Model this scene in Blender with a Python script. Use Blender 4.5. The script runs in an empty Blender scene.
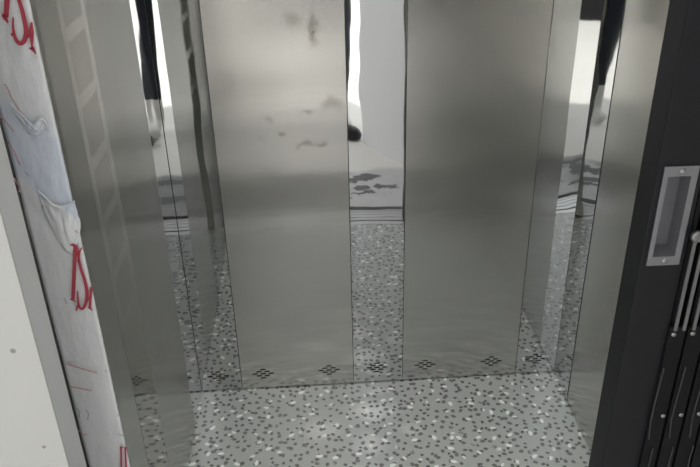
import bpy, bmesh, math, random
from mathutils import Vector, Matrix, noise
random.seed(7)
S = bpy.context.scene
COL = S.collection
W = 1.1            # cabin width, metres; back wall face at y = 0, left wall face at x = 0
H = 2.15           # cabin height

# ------------------------------------------------------------------ camera
CAM = Vector((0.3797, -1.8348, 1.5079)); YAW, PIT, ROL, F = 0.0490, 0.4896, -0.0242, 747.77
fw = Vector((math.sin(YAW)*math.cos(PIT), math.cos(YAW)*math.cos(PIT), -math.sin(PIT)))
r0 = Vector((math.cos(YAW), -math.sin(YAW), 0)); u0 = r0.cross(fw)
RT = math.cos(ROL)*r0 + math.sin(ROL)*u0; UP = -math.sin(ROL)*r0 + math.cos(ROL)*u0
cd = bpy.data.cameras.new('camera'); cam = bpy.data.objects.new('camera', cd); COL.objects.link(cam)
M = Matrix((RT, UP, -fw)).transposed().to_4x4(); M.translation = CAM
cam.matrix_world = M; cd.sensor_width = 36; cd.lens = F/700*36; cd.clip_start = 0.02
S.camera = cam
def at(px, py, y):                      # the place on the plane y where a spot of the photograph lies
    v = fw + RT*((px-350)/F) - UP*((py-233.5)/F)
    return CAM + v*((y-CAM.y)/v.y)

# ------------------------------------------------------------------ node helper
class Mat:
    def __init__(s, name):
        s.m = bpy.data.materials.new(name); s.m.use_nodes = True
        s.t = s.m.node_tree; s.n = s.t.nodes; s.b = s.n['Principled BSDF']
    def node(s, typ, **kw):
        n = s.n.new(typ)
        for k, v in kw.items():
            if k.startswith('i_'):
                key = k[2:]; key = int(key) if key.isdigit() else key.replace('_', ' ')
                s.set(n.inputs[key], v)
            else: setattr(n, k, v)
        return n
    def set(s, inp, v):
        if isinstance(v, bpy.types.NodeSocket): s.t.links.new(v, inp)
        elif isinstance(v, bpy.types.Node): s.t.links.new(v.outputs[0], inp)
        else: inp.default_value = v
    def p(s, **kw):
        for k, v in kw.items(): s.set(s.b.inputs[k.replace('_', ' ')], v)
    def math(s, op, a, b=None, c=None, clamp=False):
        n = s.n.new('ShaderNodeMath'); n.operation = op; n.use_clamp = clamp
        for i, v in enumerate((a, b, c)):
            if v is not None: s.set(n.inputs[i], v)
        return n.outputs[0]
    def vm(s, op, a, b=None, out=0):
        n = s.n.new('ShaderNodeVectorMath'); n.operation = op
        s.set(n.inputs[0], a)
        if b is not None: s.set(n.inputs[1], b)
        return n.outputs[out]
    def mix(s, f, a, b):
        n = s.n.new('ShaderNodeMix'); n.data_type = 'RGBA'
        s.set(n.inputs[0], f); s.set(n.inputs[6], a); s.set(n.inputs[7], b)
        return n.outputs[2]
    def ramp(s, f, a, b):
        n = s.n.new('ShaderNodeMapRange'); n.interpolation_type = 'SMOOTHSTEP'
        s.set(n.inputs[0], f); n.inputs[1].default_value = a; n.inputs[2].default_value = b
        return n.outputs[0]
    def noise(s, vec, scale, detail=2, rough=.5, out=0):
        n = s.n.new('ShaderNodeTexNoise'); s.set(n.inputs['Vector'], vec)
        n.inputs['Scale'].default_value = scale; n.inputs['Detail'].default_value = detail; n.inputs['Roughness'].default_value = rough
        return n.outputs[out]
    def pos(s): return s.node('ShaderNodeNewGeometry').outputs['Position']
    def scale(s, v, xyz): return s.vm('MULTIPLY', v, xyz)
    def bump(s, h, dist, strength=1.0):
        n = s.n.new('ShaderNodeBump'); s.set(n.inputs['Height'], h); n.inputs['Distance'].default_value = dist; n.inputs['Strength'].default_value = strength
        s.set(s.b.inputs['Normal'], n.outputs[0]); return n
def c4(r, g=None, b=None):
    if g is None: g = b = r
    return (r, g, b, 1)

# ------------------------------------------------------------------ materials
def brushed(name, base, rough, aniso=1.0, wave=.0012, stains=False):
    a = Mat(name); p = a.pos()
    nrm = a.node('ShaderNodeNewGeometry').outputs['Normal']
    tan = a.vm('CROSS_PRODUCT', nrm, (0, 0, 1))
    grain = a.noise(a.scale(p, (420, 420, 3)), 1, 3, .6)
    soft = a.noise(p, 5, 2)
    col = a.mix(a.math('MULTIPLY', a.math('ADD', grain, soft), .5), c4(*[v*.9 for v in base]), c4(*[min(1, v*1.08) for v in base]))
    rg = a.math('ADD', rough-.03, a.math('MULTIPLY', soft, .06))
    if stains:
        # dried water marks and hand smudges low on the middle of the sheet
        s = None
        wp = a.vm('ADD', p, a.vm('MULTIPLY', a.vm('SUBTRACT', a.noise(p, 30, 3, .6, out=1), (.5, .5, .5)), (.05, .05, .05)))
        for (cx, cz, rx, rz, k) in [(.392, 1.09, .012, .05, .55), (.345, 1.12, .02, .02, .35), (.43, .905, .03, .02, .4), (.37, .885, .02, .008, .35),
                                    (.30, .83, .012, .008, .5), (.36, .80, .03, .01, .45), (.27, .87, .02, .008, .3), (.40, .80, .015, .008, .5), (.12, .8, .012, .014, .5), (.24, .82, .012, .008, .3)]:
            d = a.vm('LENGTH', a.vm('MULTIPLY', a.vm('SUBTRACT', wp, (cx, 0, cz)), (1/rx, 0, 1/rz)), out=1)
            f = a.math('MULTIPLY', a.math('SUBTRACT', 1, a.ramp(d, .2, 1.25)), k*.7)
            s = f if s is None else a.math('MAXIMUM', s, f)
        col = a.mix(s, col, c4(.30, .26, .21))
        rg = a.math('ADD', rg, a.math('MULTIPLY', s, .18))
    a.p(Base_Color=col, Metallic=1.0, Roughness=rg, Anisotropic=aniso, Tangent=tan)
    h = a.math('ADD', a.math('MULTIPLY', a.noise(a.scale(p, (1, 1, 1.3)), 4.5, 1), 1.0), a.math('MULTIPLY', a.noise(a.scale(p, (1, 1, 9)), 4, 2), .12))
    a.bump(h, wave)
    return a.m
STEEL = brushed('brushed_stainless', (.575, .575, .55), .20)
STEEL_ST = brushed('brushed_stainless_marked', (.60, .595, .565), .20, stains=True)
STEEL_POST = brushed('brushed_stainless_post', (.55, .55, .52), .26)

def mirror(name, ladder=False):
    a = Mat(name); p = a.pos()
    h = a.math('ADD', a.noise(a.scale(p, (1.0, 1.0, .6)), 7, 0), a.math('MULTIPLY', a.noise(p, 16, 0), .10))
    if ladder:  # paler, rougher rungs and edge bands, fading out towards the floor
        sp = a.node('ShaderNodeSeparateXYZ', i_0=p)
        yb = a.math('ABSOLUTE', a.math('ADD', sp.outputs[1], .57))
        edge = a.ramp(yb, .050, .053)
        zf = a.math('ABSOLUTE', a.math('SUBTRACT', a.math('FRACT', a.math('DIVIDE', a.math('SUBTRACT', sp.outputs[2], .015), .11)), .0))
        rung = a.math('MULTIPLY', a.ramp(zf, .0, .04), a.math('SUBTRACT', 1, a.ramp(zf, .20, .24)))
        k = a.math('MULTIPLY', a.math('MAXIMUM', edge, rung), a.ramp(sp.outputs[2], .55, 1.0))
        a.p(Base_Color=a.mix(k, c4(.45, .45, .43), c4(.60, .60, .575)), Roughness=a.math('ADD', .05, a.math('MULTIPLY', k, .15)))
    else:
        a.p(Base_Color=c4(.58, .59, .585), Roughness=.02)
    a.p(Metallic=1.0)
    a.bump(h, .0011)
    return a.m
MIRROR = mirror('mirror_stainless'); MIRROR_LADDER = mirror('ladder_mirror_stainless', True)

def plain(name, col, rough=.5, metal=0.0, nz=0, nscale=60, spec=.5, bump=0):
    a = Mat(name); p = a.pos()
    n = a.noise(p, nscale, 3)
    a.p(Base_Color=a.mix(n, c4(*[v*(1-nz) for v in col]), c4(*[min(1, v*(1+nz)) for v in col])), Roughness=rough, Metallic=metal)
    a.b.inputs['Specular IOR Level'].default_value = spec
    if bump: a.bump(n, bump)
    return a.m
DARK = plain('charcoal_paint', (.0065, .007, .0085), .5, nz=.12, nscale=90, spec=.3)
DARK2 = plain('black_channel_paint', (.004, .004, .0045), .42, nz=.1, spec=.2)
CHROME = plain('satin_nickel', (.25, .25, .26), .38, .75, nz=.05)
TRAY = plain('dull_nickel', (.16, .16, .17), .42, .7, nz=.05)
BRIGHT = plain('polished_rivet', (.34, .33, .32), .28, 1.0)
BAR = plain('galvanised_flat', (.20, .20, .195), .42, .8, nz=.12)
BAR_DULL = plain('dull_flat', (.10, .10, .10), .45, .8, nz=.12)
HOLE = plain('dark_void', (.012, .012, .012), .9)
ALU = plain('sill_aluminium', (.62, .62, .62), .30, .9, nz=.08, nscale=40)
WHITE = None
GREY = plain('grey_reveal_paint', (.43, .44, .435), .6, nz=.05, nscale=8)
CONC = plain('plain_plaster', (.72, .72, .71), .7, nz=.04, nscale=5)
LILAC = plain('pale_plaster', (.80, .79, .81), .65, nz=.02, nscale=4)
RED = plain('red_print', (.40, .045, .07), .5, nz=.2, nscale=300)
PINK = plain('faded_red_print', (.58, .36, .39), .5, nz=.3, nscale=500)
GREYINK = plain('faint_grey_print', (.42, .41, .44), .5, nz=.3, nscale=500)

def white_wall():
    a = Mat('white_wall_paint'); p = a.pos()
    n = a.noise(p, 6, 2)
    col = a.mix(n, c4(.335, .335, .322), c4(.355, .355, .342))
    k = None
    for (px, py, r) in [(13, 351, .0035), (44, 447, .0026)]:      # two paint splashes
        q = at(px, py, -1.25)
        d = a.vm('LENGTH', a.vm('SUBTRACT', p, (q.x, q.y, q.z)), out=1)
        f = a.math('SUBTRACT', 1, a.ramp(d, r*.5, r))
        k = f if k is None else a.math('MAXIMUM', k, f)
    a.p(Base_Color=a.mix(k, col, c4(.16, .15, .14)), Roughness=.6)
    return a.m
WHITE = white_wall()

def terrazzo():
    a = Mat('speckled_floor_sheet'); p = a.pos()
    p2 = a.scale(p, (1, 1, 0))
    fine = a.noise(p2, 260, 2); soft = a.noise(p2, 7, 2)
    base = a.mix(fine, c4(.30, .32, .315), c4(.53, .552, .545))
    # faint mid-grey chips, dark chips
    def dots(scale, off, lo, hi, squash, keep):
        v = a.node('ShaderNodeTexVoronoi', voronoi_dimensions='2D')
        q = a.vm('ADD', p2, off); q = a.vm('ADD', q, a.vm('MULTIPLY', a.vm('SUBTRACT', a.noise(q, 150, 1, .5, out=1), (.5, .5, .5)), (.006, .006, 0)))
        a.set(v.inputs['Vector'], q); v.inputs['Scale'].default_value = scale; v.inputs['Randomness'].default_value = .85
        # the chip's own frame: offset from its centre, turned by a random angle, squashed
        d = a.vm('SUBTRACT', a.vm('MULTIPLY', q, (1, 1, 0)), v.outputs['Position'])
        sc = a.node('ShaderNodeSeparateColor', i_0=v.outputs['Color'])
        rt = a.node('ShaderNodeVectorRotate', rotation_type='Z_AXIS'); a.set(rt.inputs['Vector'], d); a.set(rt.inputs['Angle'], a.math('MULTIPLY', sc.outputs[0], 6.283))
        ln = a.vm('LENGTH', a.vm('MULTIPLY', rt.outputs[0], (squash, 1, 0)), out=1)
        size = a.math('ADD', .72, a.math('MULTIPLY', sc.outputs[1], .5))
        f = a.math('SUBTRACT', 1, a.ramp(a.math('DIVIDE', ln, size), lo, hi))
        on = a.math('LESS_THAN', sc.outputs[2], keep)
        return a.math('MULTIPLY', f, on), sc
    f1, s1 = dots(45, (.3, .1, 0), .0050, .0080, 1.3, .92)
    dk = a.mix(s1.outputs[1], c4(.016, .017, .017), c4(.11, .114, .11))
    # pale soft-edged patches in the middle of the sheet
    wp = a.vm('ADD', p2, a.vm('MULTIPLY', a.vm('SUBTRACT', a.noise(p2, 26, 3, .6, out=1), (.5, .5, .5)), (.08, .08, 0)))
    pale_k = None
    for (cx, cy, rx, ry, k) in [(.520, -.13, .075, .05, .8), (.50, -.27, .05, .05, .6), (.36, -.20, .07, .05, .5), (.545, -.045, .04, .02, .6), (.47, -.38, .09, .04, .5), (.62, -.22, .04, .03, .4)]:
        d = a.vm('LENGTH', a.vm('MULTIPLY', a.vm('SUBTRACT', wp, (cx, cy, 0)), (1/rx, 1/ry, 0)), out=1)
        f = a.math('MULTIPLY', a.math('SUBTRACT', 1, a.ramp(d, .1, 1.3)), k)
        pale_k = f if pale_k is None else a.math('MAXIMUM', pale_k, f)
    base = a.mix(pale_k, base, c4(.80, .82, .815))
    col = a.mix(a.math('MULTIPLY', f1, .92), base, dk)
    f2, s2 = dots(22, (.71, .43, 0), .0038, .0060, .6, .74)
    col = a.mix(f2, col, a.mix(s2.outputs[1], c4(.80, .84, .81), c4(.92, .94, .92)))
    f3, s3 = dots(34, (.11, .87, 0), .003, .006, .8, .35)
    col = a.mix(a.math('MULTIPLY', f3, .5), col, c4(.42, .50, .47))
    a.p(Base_Color=col, Roughness=a.math('ADD', .15, a.math('MULTIPLY', soft, .12)))
    a.b.inputs['Specular IOR Level'].default_value = .8
    a.p(Coat_Weight=.8, Coat_Roughness=.16)
    a.bump(a.math('ADD', a.noise(p2, 40, 2), a.math('MULTIPLY', fine, .3)), .0004)
    return a.m
FLOOR = terrazzo()

def landing_mat():
    a = Mat('landing_cement'); p = a.pos()
    sp = a.node('ShaderNodeSeparateXYZ', i_0=p)
    wob = a.math('ADD', sp.outputs[1], a.math('MULTIPLY', a.noise(p, 6, 3), .06))
    n = a.noise(p, 14, 4, .6)
    far = a.mix(a.noise(p, 3, 3), c4(.70, .68, .65), c4(.80, .78, .75))
    near = a.mix(n, c4(.46, .46, .46), c4(.64, .64, .65))
    wx = a.math('ADD', sp.outputs[0], a.math('MULTIPLY', a.noise(p, 9, 3), .25))       # left part of the strip is still damp
    damp = a.math('MAXIMUM', a.math('SUBTRACT', 1, a.ramp(wx, .52, .66)), a.ramp(wx, .98, 1.06))
    near = a.mix(damp, near, a.mix(n, c4(.10, .10, .10), c4(.34, .34, .34)))
    col = a.mix(a.ramp(wob, -1.67, -1.62), far, near)
    # damp patches trodden into the strip before the sill
    wp = a.vm('ADD', p, a.vm('MULTIPLY', a.vm('SUBTRACT', a.noise(p, 22, 3, .6, out=1), (.5, .5, .5)), (.12, .12, 0)))
    k = None
    for (cx, cy, rx, ry) in [(.62, -1.60, .085, .035), (.56, -1.57, .10, .03), (.70, -1.47, .06, .03), (.58, -1.46, .05, .035), (.60, -1.40, .07, .022),
                             (.42, -1.50, .05, .08), (.30, -1.42, .09, .04), (.36, -1.60, .1, .03), (.47, -1.36, .05, .02), (.20, -1.55, .06, .05), (.86, -1.5, .05, .04), (.1, -1.4, .07, .04)]:
        d = a.vm('LENGTH', a.vm('MULTIPLY', a.vm('SUBTRACT', wp, (cx, cy, 0)), (1/rx, 1/ry, 0)), out=1)
        f = a.math('SUBTRACT', 1, a.ramp(d, .85, 1.05))
        k = f if k is None else a.math('MAXIMUM', k, f)
    col = a.mix(a.math('MULTIPLY', k, .9), col, c4(.075, .075, .08))
    a.p(Base_Color=col, Roughness=.5)
    return a.m
LANDING = landing_mat()

def film_mat():
    a = Mat('protective_film_plastic'); p = a.pos()
    sp = a.node('ShaderNodeSeparateXYZ', i_0=p)
    n = a.noise(p, 45, 3)
    base = a.mix(n, c4(.66, .68, .68), c4(.74, .755, .75))
    # where the outer skin has been pulled off the bluish under layer shows
    wz = a.math('ADD', a.math('ADD', sp.outputs[2], a.math('MULTIPLY', a.math('SUBTRACT', sp.outputs[0], .09), .9)), a.math('MULTIPLY', a.noise(p, 60, 2), .04))
    k = a.math('MULTIPLY', a.ramp(wz, 1.200, 1.212), a.math('SUBTRACT', 1, a.ramp(wz, 1.275, 1.31)))
    a.p(Base_Color=a.mix(k, base, c4(.60, .65, .72)), Roughness=.38)
    h = a.math('ADD', a.noise(a.scale(p, (1, 1, .35)), 55, 3, .6), a.math('MULTIPLY', a.noise(p, 140, 2), .3))
    a.bump(h, .0022, .6)
    return a.m
FILM = film_mat()

# ------------------------------------------------------------------ mesh helpers
def bm_box(bm, x0, x1, y0, y1, z0, z1, bev=0):
    r = bmesh.ops.create_cube(bm, size=1)
    for v in r['verts']:
        v.co = Vector(((x0+x1)/2+v.co.x*(x1-x0), (y0+y1)/2+v.co.y*(y1-y0), (z0+z1)/2+v.co.z*(z1-z0)))
    if bev:
        es = list({e for v in r['verts'] for e in v.link_edges})
        bmesh.ops.bevel(bm, geom=es, offset=bev, segments=2, affect='EDGES', profile=.6)
def bm_disc(bm, c, axis, r, d, seg=20, dome=0):
    """a round head: cylinder of depth d along axis, with a domed end"""
    n = Vector(axis).normalized(); a = n.orthogonal().normalized(); b = n.cross(a); c = Vector(c)
    rings = [(r, 0), (r, d)] + [(r*math.cos(t), d+dome*math.sin(t)) for t in (.5, .95, 1.3)] if dome else [(r, 0), (r, d)]
    vs = [[bm.verts.new(c+n*h+(a*math.cos(2*math.pi*i/seg)+b*math.sin(2*math.pi*i/seg))*rr) for i in range(seg)] for rr, h in rings]
    for q in range(len(vs)-1):
        for i in range(seg): bm.faces.new((vs[q][i], vs[q][(i+1) % seg], vs[q+1][(i+1) % seg], vs[q+1][i]))
    bm.faces.new(vs[-1]); bm.faces.new(list(reversed(vs[0])))
def obj(name, bm, mat, parent=None, smooth=False, loc=None):
    bmesh.ops.recalc_face_normals(bm, faces=bm.faces)
    me = bpy.data.meshes.new(name); bm.to_mesh(me); bm.free()
    for m in (mat if isinstance(mat, list) else [mat]): me.materials.append(m)
    if smooth:
        for p in me.polygons: p.use_smooth = True
    o = bpy.data.objects.new(name, me); COL.objects.link(o)
    if parent is not None:
        o.parent = parent
        o.matrix_parent_inverse = Matrix.Translation(-Vector(parent.location))
    return o
def tag(o, label, cat, group=None, kind='thing'):
    o['label'] = label; o['category'] = cat; o['kind'] = kind
    if group: o['group'] = group
    return o
def empty(name, loc, label, cat, group=None):
    e = bpy.data.objects.new(name, None); e.location = loc; e.empty_display_size = .05; COL.objects.link(e)
    return tag(e, label, cat, group)
def struct(name, bm, mat, label=None):
    o = obj(name, bm, mat); o['kind'] = 'structure'
    if label: o['label'] = label
    return o
def boxobj(name, mat, *b, parent=None, bev=0):
    bm = bmesh.new(); bm_box(bm, *b, bev=bev); return obj(name, bm, mat, parent)
def structbox(name, mat, *b, label=None):
    bm = bmesh.new(); bm_box(bm, *b); return struct(name, bm, mat, label)
def cut(o, cutter_bm):
    """cut holes through o"""
    me = bpy.data.meshes.new('tmp'); bmesh.ops.recalc_face_normals(cutter_bm, faces=cutter_bm.faces); cutter_bm.to_mesh(me); cutter_bm.free()
    c = bpy.data.objects.new('tmp', me); COL.objects.link(c)
    md = o.modifiers.new('b', 'BOOLEAN'); md.object = c; md.operation = 'DIFFERENCE'; md.solver = 'EXACT'
    bpy.context.view_layer.update()
    dg = bpy.context.evaluated_depsgraph_get()
    new = bpy.data.meshes.new_from_object(o.evaluated_get(dg))
    o.modifiers.clear(); o.data = new
    bpy.data.objects.remove(c); bpy.data.meshes.remove(me)

# ------------------------------------------------------------------ cabin shell
structbox('wall_back', HOLE, -.03, W+.03, .012, .03, 0, H)
structbox('wall_left', HOLE, -.03, -.012, -1.085, .012, 0, H)
structbox('wall_right', HOLE, W+.012, W+.03, -1.085, .012, 0, H)
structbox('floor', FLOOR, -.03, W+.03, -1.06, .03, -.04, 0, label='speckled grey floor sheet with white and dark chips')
structbox('ceiling', CONC, -.03, W+.03, -1.085, .03, H, H+.03)

SLOT_ROWS = [(.0158, 1), (.0079, 2), (0, 3), (-.0079, 2), (-.0158, 1)]
def slots():
    for dz, n in SLOT_ROWS:
        for i in range(n): yield ((i-(n-1)/2)*.0245, dz)
def frame_for(wall):
    # (u, depth, z) -> world; u along the wall, depth pointing into the wall
    if wall == 'back': return lambda u, d, z: Vector((u, d, z))
    if wall == 'left': return lambda u, d, z: Vector((-d, u, z))
    return lambda u, d, z: Vector((W+d, u, z))
T = .0008
RTILT = -.034
def sheet(name, wall, u0, u1, mat, label, cat, group, vents, z0=.004, z1=H-.004):
    f = frame_for(wall)
    def box_bm(a, b, d0, d1, e, g, bev=0):
        p, q = f(a, d0, e), f(b, d1, g); bm = bmesh.new()
        bm_box(bm, min(p.x, q.x), max(p.x, q.x), min(p.y, q.y), max(p.y, q.y), min(p.z, q.z), max(p.z, q.z), bev=bev); return bm
    o = obj(name, box_bm(u0+.0008, u1-.0008, 0, T, z0, z1, bev=.0003), mat)
    tag(o, label, cat, group)
    if vents:
        cb = bmesh.new()
        for vu, vz in vents:
            for du, dz in slots():
                ring = []
                hw, hh = .0082, .0027
                for k in range(12):
                    t = math.pi*2*k/12
                    x = math.copysign(hw-hh, math.cos(t)) + hh*math.cos(t); y = hh*math.sin(t)
                    ring.append((vu+du+x, vz+dz+y))
                lo = [cb.verts.new(f(a, -.004, b)) for a, b in ring]; hi = [cb.verts.new(f(a, .006, b)) for a, b in ring]
                cb.faces.new(lo); cb.faces.new(list(reversed(hi)))
                for k in range(12): cb.faces.new((lo[k], lo[(k+1) % 12], hi[(k+1) % 12], hi[k]))
        cut(o, cb)
        for vu, vz in vents:          # the dark pan behind each diamond of slots
            b = box_bm(vu-.040, vu+.040, T, .0045, vz-.022, vz+.022)
            obj('vent', b, HOLE, o)
    return o
VZ = .057
bp, ms = 'brushed steel wall panels', 'mirror steel strips'
sheet('mirror_strip', 'back', 0, .1253, MIRROR, 'mirror polished steel strip on the back wall in its left corner', 'mirror strip', ms, [(.057, VZ)])
sheet('brushed_panel', 'back', .1253, .4702, STEEL_ST, 'tall brushed steel back wall panel with brown smudges, left of the centre mirror strip', 'wall panel', bp, [(.193, VZ), (.395, VZ)])
sheet('mirror_strip', 'back', .4702, .6221, MIRROR, 'wide mirror polished steel strip in the middle of the back wall', 'mirror strip', ms, [(.543, VZ)])
strip = S.objects['mirror_strip.001']; TILT = -.0085          # the sheet is fixed a hair out of true
strip.matrix_world = Matrix.Translation((.546, 0, 0)) @ Matrix.Rotation(TILT, 4, 'Z') @ Matrix.Translation((-.546, 0, 0))
sheet('brushed_panel', 'back', .6221, .9782, STEEL, 'tall clean brushed steel back wall panel, right of the centre mirror strip', 'wall panel', bp, [(.692, VZ), (.899, VZ)])
sheet('mirror_strip', 'back', .9782, W+.0042, MIRROR, 'mirror polished steel strip on the back wall in its right corner', 'mirror strip', ms, [(1.037, VZ)])
for wall, x, side in (('left', 0, 'left'), ('right', W, 'right')):
    c = -.16 if wall == 'left' else -.137
    sheet('mirror_strip', wall, c, -T, MIRROR, f'mirror polished steel strip on the {side} side wall next to the back corner', 'mirror strip', ms, [])
    sheet('brushed_panel', wall, -.495, c, STEEL, f'brushed steel panel on the {side} side wall beside the corner mirror strip', 'wall panel', bp, [])
    sheet('mirror_strip', wall, -.645, -.495, MIRROR_LADDER, f'dull strip with pale ladder pattern in the middle of the {side} side wall', 'mirror strip', ms, [])
    sheet('brushed_panel', wall, -1.083, -.645, STEEL, f'brushed steel panel on the {side} side wall nearest the entrance', 'wall panel', bp, [])

    if wall == 'right':
        cs = [o for o in S.objects if o.name.startswith('mirror_strip') and o['label'].startswith('mirror polished steel strip on the right side')][0]
        cs.matrix_world = Matrix.Translation((W, -.085, 0)) @ Matrix.Rotation(RTILT, 4, 'Z') @ Matrix.Translation((-W, .085, 0))
# unseen fill lamp added under the cabin ceiling to brighten the floor
lampo = empty('fill_light', (.55, -.55, H), 'unseen round fill lamp added under the cabin ceiling', 'lamp')
bm = bmesh.new(); bm_disc(bm, (.55, -.55, H), (0, 0, -1), .11, .018, 32); obj('fill_lamp_body', bm, CHROME, lampo)
em = Mat('fill_lamp_diffuser'); em.p(Base_Color=c4(.9), Emission_Color=c4(1, .98, .94), Emission_Strength=76.0)
bm = bmesh.new(); bm_disc(bm, (.55, -.55, H-.0185), (0, 0, -1), .095, .004, 32, dome=.012); obj('fill_diffuser', bm, em.m, lampo, smooth=True)

# ------------------------------------------------------------------ entrance posts, film
post = boxobj('entrance_post', STEEL_POST, .0695, .122, -1.100, -1.0985, 0, H)
bm = bmesh.new(); bm.from_mesh(post.data)
bm_box(bm, .1205, .122, -1.0985, -1.088, 0, H); bm_box(bm, .0, .0805, -1.0975, -1.0865, 0, H)
bm.to_mesh(post.data); bm.free()
tag(post, 'narrow steel entrance post on the left under white protective film', 'post')
post2 = boxobj('entrance_post', STEEL_POST, 1.04, W+.03, -1.0875, -1.085, 0, H)
tag(post2, 'steel entrance post on the right behind the folded black gate', 'post')

FX0, FX1, FZ0, FZ1, FY = .0705, .1222, .05, 2.05, -1.1016
bm = bmesh.new(); nx, nz = 14, 340
g = []
for j in range(nz+1):
    row = []
    z = FZ0+(FZ1-FZ0)*j/nz
    for i in range(nx+1):
        x = FX0+(FX1-FX0)*i/nx
        v = Vector((x*60, z*26, 3.3)); w = noise.fractal(v, .9, 2.1, 3)
        loose = math.exp(-((z-1.19)/.05)**2)+math.exp(-((z-1.31)/.06)**2)
        edge = .0006*noise.noise(Vector((z*90, 1.7, 0))) if i == nx else 0
        row.append(bm.verts.new((x+edge, FY-.0007-abs(w)*.0013*(.22+1.8*loose), z)))
    g.append(row)
for j in range(nz):
    for i in range(nx): bm.faces.new((g[j][i], g[j][i+1], g[j+1][i+1], g[j+1][i]))
film = obj('protective_film', bm, FILM, None, True)
md = film.modifiers.new('thickness', 'SOLIDIFY'); md.thickness = .0003; md.offset = 1
tag(film, 'wrinkled white protective film with red lettering on the left steel post', 'film')

def ribbon(bm, pts, widths, y):
    """flat printed stroke through points of the film face"""
    P = [at(a, b, y) for a, b in pts]
    L, R = [], []
    for i, p in enumerate(P):
        a = P[max(0, i-1)]; b = P[min(len(P)-1, i+1)]
        t = (b-a); n = Vector((-t.z, 0, t.x)).normalized()
        w = widths[i] if isinstance(widths, (list, tuple)) else widths
        w = w*.00118/2
        L.append(bm.verts.new(p+n*w)); R.append(bm.verts.new(p-n*w))
    for i in range(len(P)-1): bm.faces.new((L[i], R[i], R[i+1], L[i+1]))
def smooth_pts(pts, n=5):
    out = []
    for i in range(len(pts)-1):
        p0, p1, p2, p3 = pts[max(0, i-1)], pts[i], pts[i+1], pts[min(len(pts)-1, i+2)]
        for k in range(n):
            t = k/n
            out.append(tuple(.5*((2*p1[d])+(-p0[d]+p2[d])*t+(2*p0[d]-5*p1[d]+4*p2[d]-p3[d])*t*t+(-p0[d]+3*p1[d]-3*p2[d]+p3[d])*t**3) for d in (0, 1)))
    return out+[pts[-1]]
PY = FY-.0056
def printed(name, mat, strokes, label=None):
    bm = bmesh.new()
    for pts, w in strokes: ribbon(bm, pts, w, PY)
    o = obj(name, bm, mat, film)
    if label: o['label'] = label
def swell(n, lo, hi): return [lo+hi*math.sin(math.pi*i/(n-1)) for i in range(n)]
# the word half way down: I S I, cut by the edge
printed('letter', RED, [([(70.0, 245), (72.5, 244.6), (75.3, 246.5), (78.5, 249.5)], [1.0, 2.4, 3.2, 1.2]), ([(75.3, 246), (73, 299)], 3.4), ([(70, 299.5), (72.5, 299.3), (75.5, 302)], [1.0, 2.8, 1.0])])
sp = smooth_pts([(82, 247.5), (79.5, 252), (78.8, 259), (80.5, 268), (84.5, 280), (86.8, 292), (86, 302), (82.5, 309), (79, 306), (77.8, 298), (77.6, 291)])
printed('letter', RED, [(sp, swell(len(sp), 1.1, 2.0)), ([(78.6, 303), (77.4, 307), (76, 311)], [1, 2.2, 1.0]), ([(77.4, 250), (78.9, 264)], [2.8, .8])])
printed('letter', RED, [([(91.3, 287), (89.8, 307)], 2.4), ([(87.6, 307), (90, 308), (92.3, 310.5)], [1.0, 2.6, 1.0]), ([(87.0, 302), (90.5, 295)], 1.3)])
# the same word at the top of the picture
printed('letter', RED, [([(9, -34), (6, 17)], 4.0), ([(2, 14), (5, 17.5), (8, 23)], [1.0, 4.0, 1.0])])
sp = smooth_pts([(20.5, -28), (18, -22), (17, -14), (18.5, -2), (22.5, 12), (25.5, 26), (26, 34), (24, 41), (20, 43.5), (16.2, 40), (14, 34), (13, 26), (13.2, 17)])
printed('letter', RED, [(sp, swell(len(sp), 1.2, 2.5)), ([(11, 34.8), (15.5, 34)], 2.6)])
printed('letter', RED, [([(31.6, 22), (31.2, 32), (32, 46), (33, 49)], [1.4, 4.4, 1.6, 2.8]), ([(29, 48), (33, 49), (36, 54)], [1.2, 3.4, 1.0]), ([(27.6, 37), (31, 34)], 1.6)])
# bars at the foot
printed('letter', RED, [([(121, 447), (122, 500)], 1.8), ([(120, 447), (123, 447.4)], 1.5)])
printed('letter', RED, [([(125.2, 447), (127.4, 500)], 2.0), ([(124, 447.4), (127, 448)], 1.5)])
for (a, b, c, d, n) in [(66, 364, 97, 373, 30), (69, 386.5, 92, 390.5, 24)]:       # rows of small print
    pts = [(a+(c-a)*i/n, b+(d-b)*i/n+.5*math.sin(i*2.3)) for i in range(n+1)]
    printed('printed_line', PINK, [(pts, [.7+1.9*abs(math.sin(i*1.9+1)) for i in range(n+1)])], 'faded pink line of small print')
for pts in [[(5, 84), (9, 91), (11, 97), (15, 103), (19, 110), (24, 117)], [(0, 115), (4, 120), (7, 123), (10, 127), (14, 132)], [(14, 178), (17, 183), (20, 187), (19, 192)], [(16, 157), (18, 161), (20, 165)], [(70.5, 228), (74, 230), (78, 233)], [(79, 430), (83, 435), (87, 434)], [(8, 141), (13, 150), (17, 158)]]:
    q_ = smooth_pts(pts, 5)
    printed('printed_mark', PINK, [(q_, [.4+1.5*abs(math.sin(i*1.7+len(pts))) for i in range(len(q_))])], 'faded pink printed mark')
for pts in [[(77, 408), (79.5, 412), (79, 418)], [(86, 410), (88.5, 414), (87.5, 420)], [(117, 416), (119, 414), (121, 420)], [(119, 434), (125, 437)], [(64, 298), (67, 304)], [(25, 172), (29, 176)], [(105.5, 370), (107, 372)]]:
    printed('printed_mark', GREYINK, [(pts, 1.2)], 'faint grey printed mark')

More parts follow.
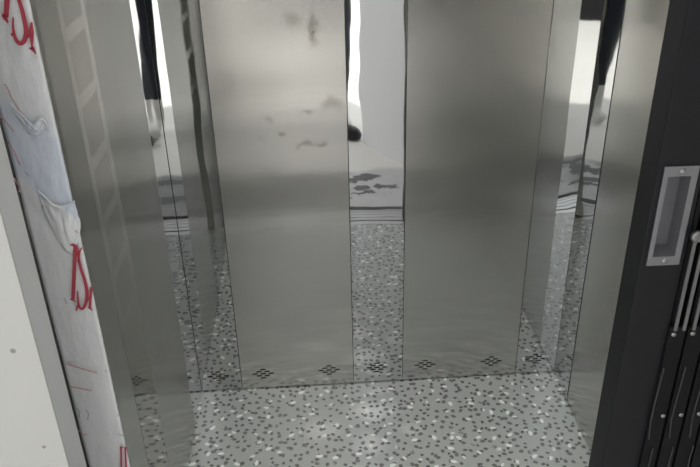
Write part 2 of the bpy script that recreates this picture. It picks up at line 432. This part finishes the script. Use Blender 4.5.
def flap(name, pts_top, drop, curl, hook=None):
    """a torn tongue of film hanging loose: rolled ridge along the tear, crumpled sheet under it"""
    P = [at(a, b, FY-.005) for a, b in smooth_pts(pts_top, 8)]
    bm = bmesh.new(); rows = []
    for i, p in enumerate(P):
        t = i/(len(P)-1); env = math.sin(math.pi*(.12+.76*t))
        col = []
        prof = [(-.0012, .0000), (-.003, .0022), (-.0052, .0018), (-.0056, -.0012), (-.0035, -.0038)]
        for (dy, dz) in prof: col.append(bm.verts.new(p+Vector((0, dy*curl, dz*curl+.0009*noise.noise(Vector((t*9, dz*300, 1)))))))
        for k in range(1, 9):
            f = k/8
            w = noise.fractal(Vector((p.x*110, f*2.6, drop*50)), .8, 2, 3)
            col.append(bm.verts.new(p+Vector((w*.001, -.0030*(1-f)*curl-abs(w)*.0028*(1-.5*f)+.001*f, -.004-drop*f*env))))
        rows.append(col)
    for i in range(len(rows)-1):
        for k in range(len(rows[0])-1): bm.faces.new((rows[i][k], rows[i+1][k], rows[i+1][k+1], rows[i][k+1]))
    o = obj(name, bm, FILM, film, True)
    md = o.modifiers.new('thickness', 'SOLIDIFY'); md.thickness = .0004
    o['label'] = 'torn curled flap of film'
    return o
flap('torn_flap', [(39, 190), (46, 196), (53, 203), (61, 206), (69, 204), (75.5, 201)], .055, .75)
flap('torn_flap', [(29, 121), (33, 125), (37, 122), (41, 118.5), (45, 120), (48, 125)], .009, .55)
flap('torn_flap', [(12, 104), (20, 112), (27, 119), (33, 125)], .014, .5)

# ------------------------------------------------------------------ folded gate on the right
gate = empty('folding_gate', (.767, -1.11, .004), 'black folding lift gate pushed aside to the right, with flush handle', 'gate')
GF, GB, GX0, GX1 = -1.130, -1.090, .7395, .7900
lead = boxobj('lead_post', DARK, GX0, GX1, GF, GB, .004, 2.06, parent=gate, bev=.0018)
hx0, hx1, hz0, hz1 = .7462, .7838, 1.0735, 1.1940
def hole_box(e, y0, y1):
    b = bmesh.new(); bm_box(b, hx0+e[0], hx1-e[1], y0, y1, hz0+e[2], hz1-e[3]); return b
bm = bmesh.new(); bm_box(bm, GX0+.002, GX1-.001, GB+.0002, GB+.0014, .006, 2.05)
obj('steel_backing', bm, STEEL_POST, lead)
inset = (.0052, .0072, .0115, .0115)
cut(lead, hole_box(tuple(v-.0008 for v in inset), GF-.01, GF+.022))
plate = boxobj('flush_handle', CHROME, hx0, hx1, GF-.0022, GF-.0002, hz0, hz1, parent=gate, bev=.0007)
cut(plate, hole_box(inset, GF-.02, GF+.01))
plate['label'] = 'satin metal recessed flush handle'
# recessed tray: sloping walls and a flat back
bm = bmesh.new()
def ringv(ins, y): return [bm.verts.new(v) for v in ((hx0+ins[0], y, hz0+ins[2]), (hx1-ins[1], y, hz0+ins[2]), (hx1-ins[1], y, hz1-ins[3]), (hx0+ins[0], y, hz1-ins[3]))]
a_ = ringv(inset, GF-.0016); b_ = ringv((inset[0]+.0014, inset[1]+.0035, inset[2]+.007, inset[3]+.002), GF+.0135)
for i in range(4): bm.faces.new((a_[i], a_[(i+1) % 4], b_[(i+1) % 4], b_[i]))
bm.faces.new(b_)
tray = obj('recess_tray', bm, TRAY, plate)
for zz in (hz1-.006, hz0+.006):
    bm = bmesh.new(); bm_disc(bm, (.7665, GF-.0022, zz), (0, -1, 0), .0034, .0006, 18, dome=.0012)
    s_ = obj('screw', bm, BRIGHT, plate, True)

def channel_bm(x0, w=.0205):
    b = bmesh.new()
    bm_box(b, x0, x0+.0022, GF+.004, GB-.002, .006, 2.05, bev=.0006)
    bm_box(b, x0+w-.0022, x0+w, GF+.004, GB-.002, .006, 2.05, bev=.0006)
        # rolled front lips
    bm_box(b, x0, x0+.0052, GF+.0015, GF+.0042, .006, 2.05, bev=.0005)
    bm_box(b, x0+w-.0052, x0+w, GF+.0015, GF+.0042, .006, 2.05, bev=.0005)
    return b
pitch = .0232
for i in range(10):
    x0 = .7915+i*pitch
    ch = obj('channel', channel_bm(x0), DARK2, gate)
    bm = bmesh.new(); bm_box(bm, x0+.0004, x0+.0201, GB-.0018, GB-.0004, .006, 2.05)
    o = obj('steel_backing', bm, STEEL_POST, ch)
    for zc in (.979, .853, .42, .30, 1.52, 1.64):
        zz = zc; xr = x0+(.0022 if abs(zc-.979) < .01 else .0121)
        bm = bmesh.new(); bm_disc(bm, (xr if i or zc > .9 else x0+.0121, GF-.0046, zz), (0, -1, 0), .0030, .001, 14, dome=.0014)
        obj('rivet', bm, BRIGHT, ch, True)
    # black saddle plates that hold the pivots
    for zc in (.953, .36, 1.58):
        bm = bmesh.new(); bm_box(bm, x0-.0035, x0+.0165, GF-.0048, GF+.0012, zc-.27, zc+.036, bev=.0012)
        obj('saddle_plate', bm, DARK2, ch)
# folded lattice flats, nearly upright while the gate is open
k = 0
for (xa, z0, z1, kind) in [(.7938, .985, 1.113, 0), (.8042, .985, 1.113, 0), (.8160, .985, 1.113, 0), (.8275, .985, 1.113, 0), (.8390, .985, 1.113, 0), (.8505, .985, 1.113, 0), (.862, .985, 1.113, 0), (.8735, .985, 1.113, 0)]:
    for zs in (0, -.6, .6):
        bm = bmesh.new(); bm_box(bm, xa-.0021, xa+.0021, GF-.0075, GF-.0052, z0+zs, z1+zs-.004, bev=.0007)
        obj('lattice_bar', bm, BAR, gate)
for xa in (.7934, .8280, .8625):
    for zs in (0, -.6, .6):
        bm = bmesh.new(); bm_disc(bm, (xa, GF-.0080, 1.113+zs), (0, -1, 0), .0072, .003, 24, dome=.003)
        o = obj('pivot_boss', bm, BAR, gate, True)
# bowed lower flats catching light on their edges
def bowed(pts, w):
    bm = bmesh.new(); rows = []
    for (x, z) in pts:
        rows.append([bm.verts.new((x+dx, GF-.0048-dy, z)) for dx, dy in ((-w/2, 0), (w/2, 0), (w/2, .002), (-w/2, .002))])
    for i in range(len(rows)-1):
        for q in range(4): bm.faces.new((rows[i][q], rows[i][(q+1) % 4], rows[i+1][(q+1) % 4], rows[i+1][q]))
    bm.faces.new(rows[0]); bm.faces.new(rows[-1]); return bm
for dx in (0, .0268, .0536, .08):
    x = .7893+dx
    obj('lattice_bar', bowed([(x+.0012, .930), (x+.0004, .905), (x-.0008, .875), (x-.001, .845), (x+.002, .815)], .0013), BAR_DULL, gate)
    obj('lattice_bar', bowed([(x+.010, .800), (x+.0095, .775), (x+.010, .74)], .0013), BAR_DULL, gate)

# ------------------------------------------------------------------ sills, landing
def sill(name, y0, y1, grooves, label):
    bm = bmesh.new(); ys = [y0]
    for gy, gw in grooves: ys += [gy-gw/2, gy+gw/2]
    ys.append(y1)
    for i in range(0, len(ys)-1, 2): bm_box(bm, .0, W, ys[i], ys[i+1], -.02, .001, bev=.0012)
    bm_box(bm, 0, W, y0, y1, -.03, -.014)
    return tag(obj(name, bm, ALU), label, 'sill')
sill('door_sill', -1.212, -1.062, [(-1.195, .006), (-1.165, .004), (-1.135, .005), (-1.100, .011)], 'grooved aluminium threshold at the cabin entrance')
structbox('floor_landing', LANDING, -7, 7, -16, -1.248, -.05, 0)
structbox('trim_1', HOLE, -.2, W+.2, -1.25, -1.0, -.2, -.045)
# front wall of the shaft, left and right of the opening, with grey painted reveals
xe = at(27, 312, -1.25).x
bm = bmesh.new(); bm_box(bm, -3.2, xe, -1.25, -1.247, 0, 2.75); struct('wall_front', bm, WHITE, 'white painted landing wall beside the entrance')
bm = bmesh.new(); bm_box(bm, -3.2, xe-.0008, -1.247, -1.2055, 0, 2.75); struct('trim_2', bm, GREY, 'grey painted reveal of the entrance opening')
structbox('trim_3', HOLE, -.25, .066, -1.19, -1.105, 0, 2.75)
structbox('wall_landing', WHITE, 1.06, 3.2, -1.25, -1.2, 0, 2.75)
structbox('wall_header', WHITE, xe, 1.06, -1.25, -1.2, 2.1, 2.75)
# splayed wall on the right of the landing
bm = bmesh.new(); p0, p1 = Vector((1.05, -1.25, 0)), Vector((.610, -2.08, 0)); d = (p1-p0).normalized(); n = Vector((-d.y, d.x, 0))
if n.x < 0: n = -n
vs = [bm.verts.new(v+Vector((0, 0, z))) for z in (0, 2.75) for v in (p0, p1, p1+n*.12, p0+n*.12)]
for i in range(4): bm.faces.new((vs[i], vs[(i+1) % 4], vs[4+(i+1) % 4], vs[4+i]))
bm.faces.new(vs[:4]); bm.faces.new(vs[4:])
struct('wall_splayed', bm, LILAC)
structbox('ceiling_landing', CONC, -3.2, 3.2, -1.75, .6, 2.75, 2.9)
structbox('wall_parapet', DARK, -1.1, -.12, -4.75, -4.6, 0, 1.0)

# ------------------------------------------------------------------ the person taking the picture (seen only in the mirrors)
def person():
    V, E, R = [], [], []
    def add(p, r, frm=None):
        V.append(Vector(p)); R.append(r); i = len(V)-1
        if frm is not None: E.append((frm, i))
        return i
    ox, oy = .415, -2.40
    pel = add((ox, oy, .96), .145)
    wst = add((ox, oy-.01, 1.12), .125, pel); ch = add((ox, oy, 1.32), .145, wst); nk = add((ox, oy+.02, 1.47), .06, ch)
    hd = add((ox, oy+.05, 1.57), .075, nk); ht = add((ox, oy+.07, 1.66), .095, hd); top = add((ox, oy+.06, 1.73), .07, ht)
    for s in (-1, 1):
        hp = add((ox+s*.09, oy, .88), .095, pel); kn = add((ox+s*.105, oy+.03, .50), .064, hp); an = add((ox+s*.11, oy-.01, .10), .048, kn)
        hl = add((ox+s*.112, oy+.03, .045), .042, an); to = add((ox+s*.125, oy+.17, .035), .032, hl)
        sh = add((ox+s*.17, oy, 1.40), .062, ch); el = add((ox+s*.19, oy+.12, 1.17), .045, sh); wr = add((ox+s*.085, oy+.33, 1.40), .028, el)
        pm = add((ox+s*.062, oy+.40, 1.45), .030, wr)
        for j in range(4):
            a = add((ox+s*(.050-.004*j), oy+.435, 1.485-.02*j), .0095, pm); b = add((ox+s*.022, oy+.450, 1.490-.022*j), .0085, a)
        a = add((ox+s*.03, oy+.40, 1.468), .011, pm); b = add((ox+s*.008, oy+.415, 1.474), .0095, a)
    me = bpy.data.meshes.new('person'); me.from_pydata(V, E, []); me.update()
    o = bpy.data.objects.new('person', me); COL.objects.link(o)
    md = o.modifiers.new('skin', 'SKIN'); lay = me.skin_vertices[0] if me.skin_vertices else None
    if lay is None:
        bpy.context.view_layer.objects.active = o; lay = me.skin_vertices[0]
    for i, r in enumerate(R): lay.data[i].radius = (r, r)
    lay.data[0].use_root = True
    sb = o.modifiers.new('sub', 'SUBSURF'); sb.levels = 2; sb.render_levels = 2
    bpy.context.view_layer.update(); dg = bpy.context.evaluated_depsgraph_get()
    new = bpy.data.meshes.new_from_object(o.evaluated_get(dg)); o.modifiers.clear(); o.data = new
    for m in (plain('skin_tone', (.33, .20, .13), .5), plain('navy_trousers', (.010, .013, .022), .8, nz=.2), plain('dark_shirt', (.03, .035, .05), .8, nz=.2), plain('white_shoes', (.62, .61, .58), .5), plain('black_hair', (.012, .010, .009), .5)):
        new.materials.append(m)
    for p in new.polygons:
        p.use_smooth = True; c = p.center
        fwd = c.y-oy
        if c.z < .20: k = 3
        elif c.z < 1.0 and fwd < .25: k = 1
        elif c.z > 1.64 and fwd < .11 or c.z > 1.71: k = 4
        elif c.z > 1.47 and fwd < .2 or fwd > .28: k = 0
        else: k = 2
        p.material_index = k
    tag(o, 'person in dark trousers and pale boots standing before the lift, arms raised', 'person')
    return o
person()
ph = empty('phone', (.40, -1.94, 1.478), 'black phone held up in both hands of the person', 'phone')
boxobj('phone_body', DARK2, .325, .475, -1.948, -1.940, 1.415, 1.491, parent=ph, bev=.003)

def lathe(name, prof, c, mat, sx=1, lump=0, seg=28):
    bm = bmesh.new(); rings = []
    for r, z in prof:
        ring = []
        for i in range(seg):
            t = 2*math.pi*i/seg
            k = 1+lump*noise.noise(Vector((math.cos(t)*2, math.sin(t)*2, z*14+c[0]*9)))
            ring.append(bm.verts.new((c[0]+r*k*sx*math.cos(t), c[1]+r*k*math.sin(t), c[2]+z)))
        rings.append(ring)
    for a, b in zip(rings, rings[1:]):
        for i in range(seg): bm.faces.new((a[i], a[(i+1) % seg], b[(i+1) % seg], b[i]))
    bm.faces.new(rings[0]); bm.faces.new(rings[-1])
    return obj(name, bm, mat, None, True)
SACK = plain('black_plastic_sack', (.012, .013, .014), .35)
GREENP = plain('dark_green_plastic', (.012, .03, .026), .4)
o = lathe('rubbish_sack', [(.05, 0), (.085, .02), (.09, .06), (.07, .11), (.03, .15), (.014, .165), (.022, .18), (.026, .19)], (.10, -3.2, 0), SACK, 1, .25)
tag(o, 'black tied sack standing on the bright landing floor', 'sack')
o = lathe('carry_bag', [(.03, 0), (.052, .010), (.056, .03), (.045, .055), (.028, .07)], (.552, -2.125, 0), SACK, .9, .3)
tag(o, 'small crumpled black bag at the end of the pale splayed wall', 'bag')
o = lathe('plastic_tub', [(.07, 0), (.085, .055), (.092, .06), (.092, .068), (.080, .066), (.066, .02), (.02, .018)], (.20, -2.9, 0), GREENP, 1.2)
tag(o, 'low dark green tub on the landing floor', 'tub')

# ------------------------------------------------------------------ light: sky, sun
w = bpy.data.worlds.new('sky'); S.world = w; w.use_nodes = True
nt = w.node_tree; bg = nt.nodes['Background']
sky = nt.nodes.new('ShaderNodeTexSky'); sky.sky_type = 'HOSEK_WILKIE'; sky.turbidity = 6; sky.ground_albedo = .4
el, az = math.radians(74), math.radians(12)       # sun behind the building
sd = Vector((math.sin(az)*math.cos(el), math.cos(az)*math.cos(el), math.sin(el)))
sky.sun_direction = sd
mixn = nt.nodes.new('ShaderNodeMix'); mixn.data_type = 'RGBA'; mixn.inputs[0].default_value = .75
nt.links.new(sky.outputs[0], mixn.inputs[6]); mixn.inputs[7].default_value = (1, 1, .99, 1)
nt.links.new(mixn.outputs[2], bg.inputs[0]); bg.inputs[1].default_value = 1.9
sl = bpy.data.lights.new('sun', 'SUN'); sl.energy = 4.5; sl.angle = .02; sl.color = (1, .97, .92)
so = bpy.data.objects.new('sun', sl); COL.objects.link(so); so.rotation_euler = sd.to_track_quat('Z', 'Y').to_euler()

S.view_settings.view_transform = 'Standard'; S.view_settings.look = 'None'; S.view_settings.gamma = 1; S.view_settings.use_curve_mapping = False
S.view_settings.exposure = 0.45
S.cycles.max_bounces = 16; S.cycles.glossy_bounces = 10; S.cycles.diffuse_bounces = 5
S.cycles.caustics_reflective = True
S.cycles.sample_clamp_indirect = 6
S.cycles.use_denoising = True
